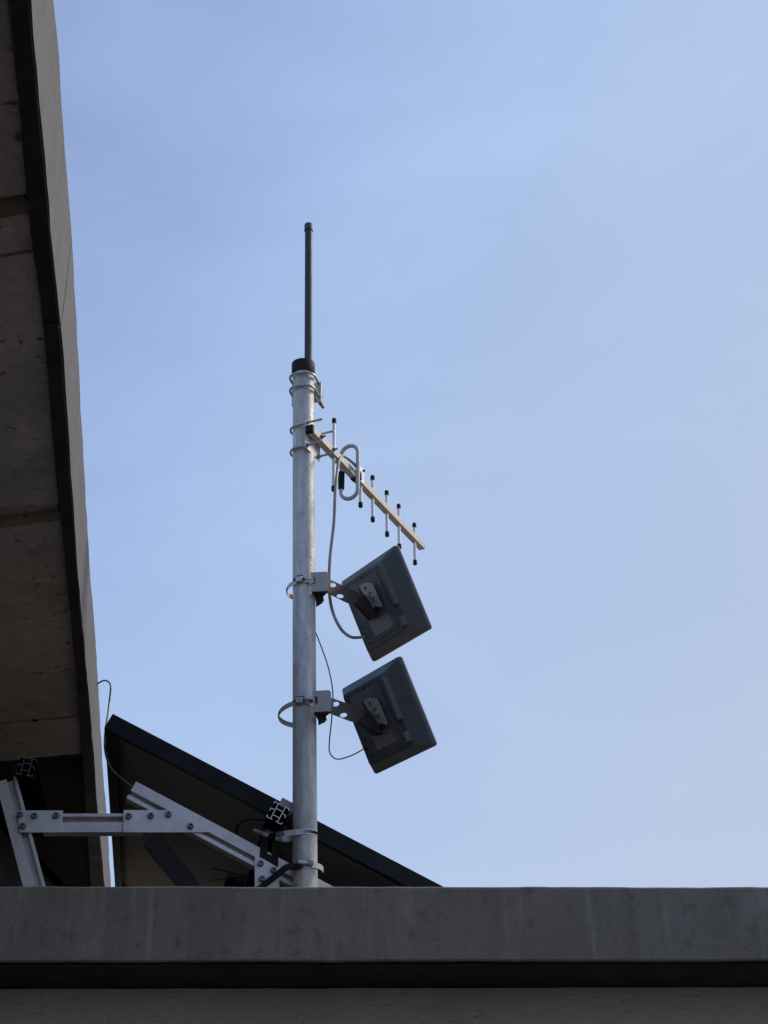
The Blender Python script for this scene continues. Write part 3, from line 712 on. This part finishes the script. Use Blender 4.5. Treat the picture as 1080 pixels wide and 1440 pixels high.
for a_, b_ in ((sx, sy), (0.0, sy), (-sx, sy), (sx, sy * .38), (sx, -sy * .22), (sx, -sy * .84), (-sx, -sy * .35), (-sx, -sy * .9)):
    bm = B(); p = LP(a_, b_, .0326); add_tube(bm, [p, p - pn * .0006], .0034, 12); obj('screw', bm, BLACK, fa, True)
bm = B(); p = OP(512, 894.5, .033); add_tube(bm, [p, p - pn * .004], .0055, 14); obj('cable_port', bm, BLACK, fa, True)
# rating label with UV
q = [OP(*k, .0352) for k in ((519, 874.5), (545, 861.5), (553, 879.5), (527.5, 895.5))]
bm = B(); vs = [bm.verts.new(p) for p in (q[3], q[2], q[1], q[0])]; uvl = bm.loops.layers.uv.new('UVMap'); fc = bm.faces.new(vs)
for lp, uv in zip(fc.loops, ((0, 0), (1, 0), (1, 1), (0, 1))): lp[uvl].uv = uv
obj('rating_label', bm, LABEL, fa)
# arm: bracket face, arm plate with two oval holes, tilted plate, pivot plate
def fp(x, y): return on_plane(x, y, f0, PY)
bm = B(); add_prism(bm, [fp(437, 804.5), fp(459, 803.5), fp(461.5, 806), fp(461.5, 832), fp(437.5, 832)], PY * 0.003)
face = obj('bracket_face', bm, PAINTG, fa, False, .0012)
bm = B(); add_prism(bm, [fp(440.2, 812), fp(443.2, 812), fp(443.2, 821), fp(440.2, 821)], PY * -0.0006); obj('slot', bm, BLACK, face)
# arm plate with holes
def apx(x, y): return on_plane(x, y, FR, arm_n)
def hole(cx, cy, rx, ry, n=14, rot=0):
    return [(cx + rx * math.cos(2 * math.pi * k / n), cy + ry * math.sin(2 * math.pi * k / n)) for k in range(n)]
outline = [(461.5, 813.5), (511.6, 836.6), (498, 849.5), (488.5, 847.5), (460.5, 833.5)]
bm = B()
def ring_edges(pts): 
    v = [bm.verts.new(apx(*p)) for p in pts]; return [bm.edges.new((v[i], v[(i + 1) % len(v)])) for i in range(len(v))]
ed = ring_edges(outline) + ring_edges(hole(468.6, 822.6, 5.2, 3.0)) + ring_edges(hole(478.8, 838.2, 5.4, 2.9)) + ring_edges(hole(490, 831, 1.8, 1.2, 8))
bmesh.ops.triangle_fill(bm, edges=ed, use_beauty=True)
ext = bmesh.ops.extrude_face_region(bm, geom=bm.faces[:])
bmesh.ops.translate(bm, verts=[g_ for g_ in ext['geom'] if isinstance(g_, bmesh.types.BMVert)], vec=-arm_n * 0.003)
obj('arm', bm, ARMS, fa, False, .0005)
# lower flange of the bracket: a notched plate running back beside the pole, with a small tab and bolt
zj = fp(450, 832).z - 0.001
jaw = [on_z(x, y, zj) for x, y in ((438, 832.5), (461.3, 832.5), (459.5, 834.5), (455, 838.5), (453.3, 841), (453.3, 848), (449, 851.2), (444.6, 853.8), (444, 845))]
bm = B(); add_prism(bm, jaw, Z * 0.003); obj('jaw_plate', bm, ARMG, fa)
bm = B(); add_prism(bm, [on_z(447, 835, zj), on_z(455, 838.5, zj), on_z(453.3, 846, zj), on_z(447.5, 846, zj)], Z * -0.006); obj('jaw_tab', bm, ARMG, fa)
bm = B(); p = on_z(453.6, 843, zj) - Z * .002; hex_nut(bm, p, PX, .0035, .004); obj('nut', bm, DARKST, fa)
# tilted plate on the antenna
P1 = bend; P2 = OP(531.3, 867.5, CB); P3 = OP(517.5, 872, .040); P4 = apx(496.5, 850); P5 = apx(488.5, 847.5); P6 = apx(498, 849.5)
bm = B(); tv = (P2 - P1).cross(P3 - P1).normalized() * 0.003
add_prism(bm, [P1, P2, P3, P4], tv); bmesh.ops.triangulate(bm, faces=[f for f in bm.faces if len(f.verts) == 4])
obj('tilt_plate', bm, ARMG, fa)
q = [OP(*k, CB - .004) for k in ((505.5, 826.5), (508.5, 821.5), (514, 819.5), (520.5, 819.8), (522.5, 820.5), (527.5, 831), (532.5, 843), (536.5, 852.5), (535, 854), (527, 852.5), (525, 856.5), (511.8, 837))]
bm = B(); add_prism(bm, q, pn * 0.003); pp_ = obj('pivot_plate', bm, PAINTG, fa, False, .0006)
q2 = [OP(*k, .037) for k in ((509, 826), (519, 824), (534, 852), (527, 864))]
bm = B(); h_ = -pn * (CB - .037 - .0045); add_prism(bm, q2, h_); obj('pivot_block', bm, ARMG, fa)
for (x, y, r, mm) in ((513.8, 827.2, .0042, BLACK), (520.8, 833.8, .003, BLACK), (526, 844.5, .0028, BLACK)):
    bm = B(); p = OP(x, y, CB - .0038); add_tube(bm, [p, p - pn * .0005], r, 14); obj('hole', bm, mm, pp_, True)
bm = B(); p = OP(523.2, 838.8, CB - .004); hex_nut(bm, p, -pn, .0068, .005); add_cyl(bm, p, p - pn * .010, .0038, 12); obj('pivot_nut', bm, STAIN, pp_, True)
for x, y in ((508.5, 855.5), (507, 848)):
    bm = B(); p = OP(x, y, .050); hex_nut(bm, p, -pn, .0026, .003); obj('nut', bm, DARKST, fa, True)
# second antenna: the same unit lower on the pole
def copy_tree(o, parent=None):
    c = o.copy(); COL.objects.link(c)
    if parent is not None: c.parent = parent; c.matrix_parent_inverse = o.matrix_parent_inverse
    for ch in o.children: copy_tree(ch, c)
    return c
bpy.context.view_layer.update()
fl_ = copy_tree(fa)
fl_.location = FR + (CAM + ray(542.1, 1006.7) * dist * 0.963 - ctr)
fl_.location.z -= 0.003
for ch in fl_.children:      # this one sits a little lower and further out on its arm
    if ch.name.split('.')[0] in ('bracket_face', 'arm', 'jaw_plate', 'jaw_tab', 'tilt_plate', 'pivot_plate', 'pivot_block', 'nut'):
        ch.location = ch.location + V((0.007, 0, -0.009))
fl_['label'] = 'lower flat charcoal panel antenna with dim rating label and thin brown lead'

# ------------------------------------------------------------------ cables
def cable(name, label, pts, r, m, cat='cable', sub=8, seg=9):
    P = spline(pts, sub); bm = B(); add_tube(bm, P, r, seg); return obj(name, bm, m, None, True, label=label, cat=cat, loc=P[0])
y0 = dc.y
port = OP(512, 895.5, .038)
cable('coax_cable', 'grey coax cable drooping from the rod antenna to the upper flat antenna',
      [boom_at(500) + bs * .016 + Z * .008, boom_at(490) + bs * .017 + Z * .016, on_y(482, 641, y0 - .05), on_y(476, 651, y0 - .11), on_y(471.5, 690, y0 - .16), on_y(469.5, 735, y0 - .15), on_y(464, 785, y0 - .14), on_y(463, 830, y0 - .13),
       on_y(468, 861, y0 - .12), on_y(480, 885, y0 - .15), on_y(494, 896, port.y - .03), port + pn * -.004, port + pn * .004], 0.0043, COAX)
pb = lambda z: pole_at(z) + V((0, PR + .004, 0))
port2 = V(fl_.location) + OP(511.5, 893, .036) - FR
cable('thin_cable', 'thin brown lead looping from behind the pole to the lower flat antenna',
      [on_y(430, 850, 3.52), on_y(440, 880, 3.52), on_y(450, 905, 3.51), on_y(462, 940, 3.5), on_y(468, 975, 3.49), on_y(466.5, 1010, 3.5), on_y(463, 1045, 3.52), on_y(464.5, 1060, 3.55), on_y(474, 1067.5, 3.58), on_y(490, 1064, 3.61), on_y(505, 1057, port2.y - .02), port2, port2 + pn * .004], 0.0017, THIN)
yl = on_z(139, 950, ZB + FH).y
cable('eave_lead', 'thin lead hooked over the eave edge running down to the rack',
      [on_y(136, 962, yl + .03), on_y(146, 957, yl), on_y(153, 959.5, yl - .03), on_y(155.5, 968, yl - .05), on_y(152, 1000, yl - .08), on_y(147.5, 1035, 3.50), on_y(148.5, 1060, 3.48), on_y(156, 1080, 3.47), on_y(171, 1095, 3.46), on_y(187, 1107, 3.46), on_y(200, 1116, 3.47)], 0.0026, THIN)
cable('panel_lead', 'black lead arching beneath the solar panel beside the cut rail end',
      [rk(331, 1180, .13), rk(333, 1164, .12), rk(342, 1154.5, .1), rk(356, 1152, .08), rk(374, 1153, .06)], 0.0032, BLACK)
cable('loose_wire', 'upper of two thin black wires under the solar panel', [rk(298, 1220.5, .1), rk(318, 1225.5, .1), rk(338, 1230.5, .09), rk(360, 1232, .07)], 0.0018, BLACK)
cable('loose_wire', 'lower of two thin black wires under the solar panel', [rk(297, 1238, .1), rk(318, 1235.5, .1), rk(338, 1234, .09), rk(360, 1236, .07)], 0.0018, BLACK)
cw = [rk(355, 1258, 0.0), rk(372, 1244, -.005), rk(390, 1230, -.015), rk(404, 1219.5, -.026)]
cw += [c4 + V((math.sin(R(a__)), math.cos(R(a__)), 0)) * (PR + .0085) + Z * zz for a__, zz in ((212, -.006), (190, -.002))]
cable('conduit', 'black conduit slanting across the bolted plate to the pole foot', cw, 0.0078, BLACK, 'conduit', 8, 14)
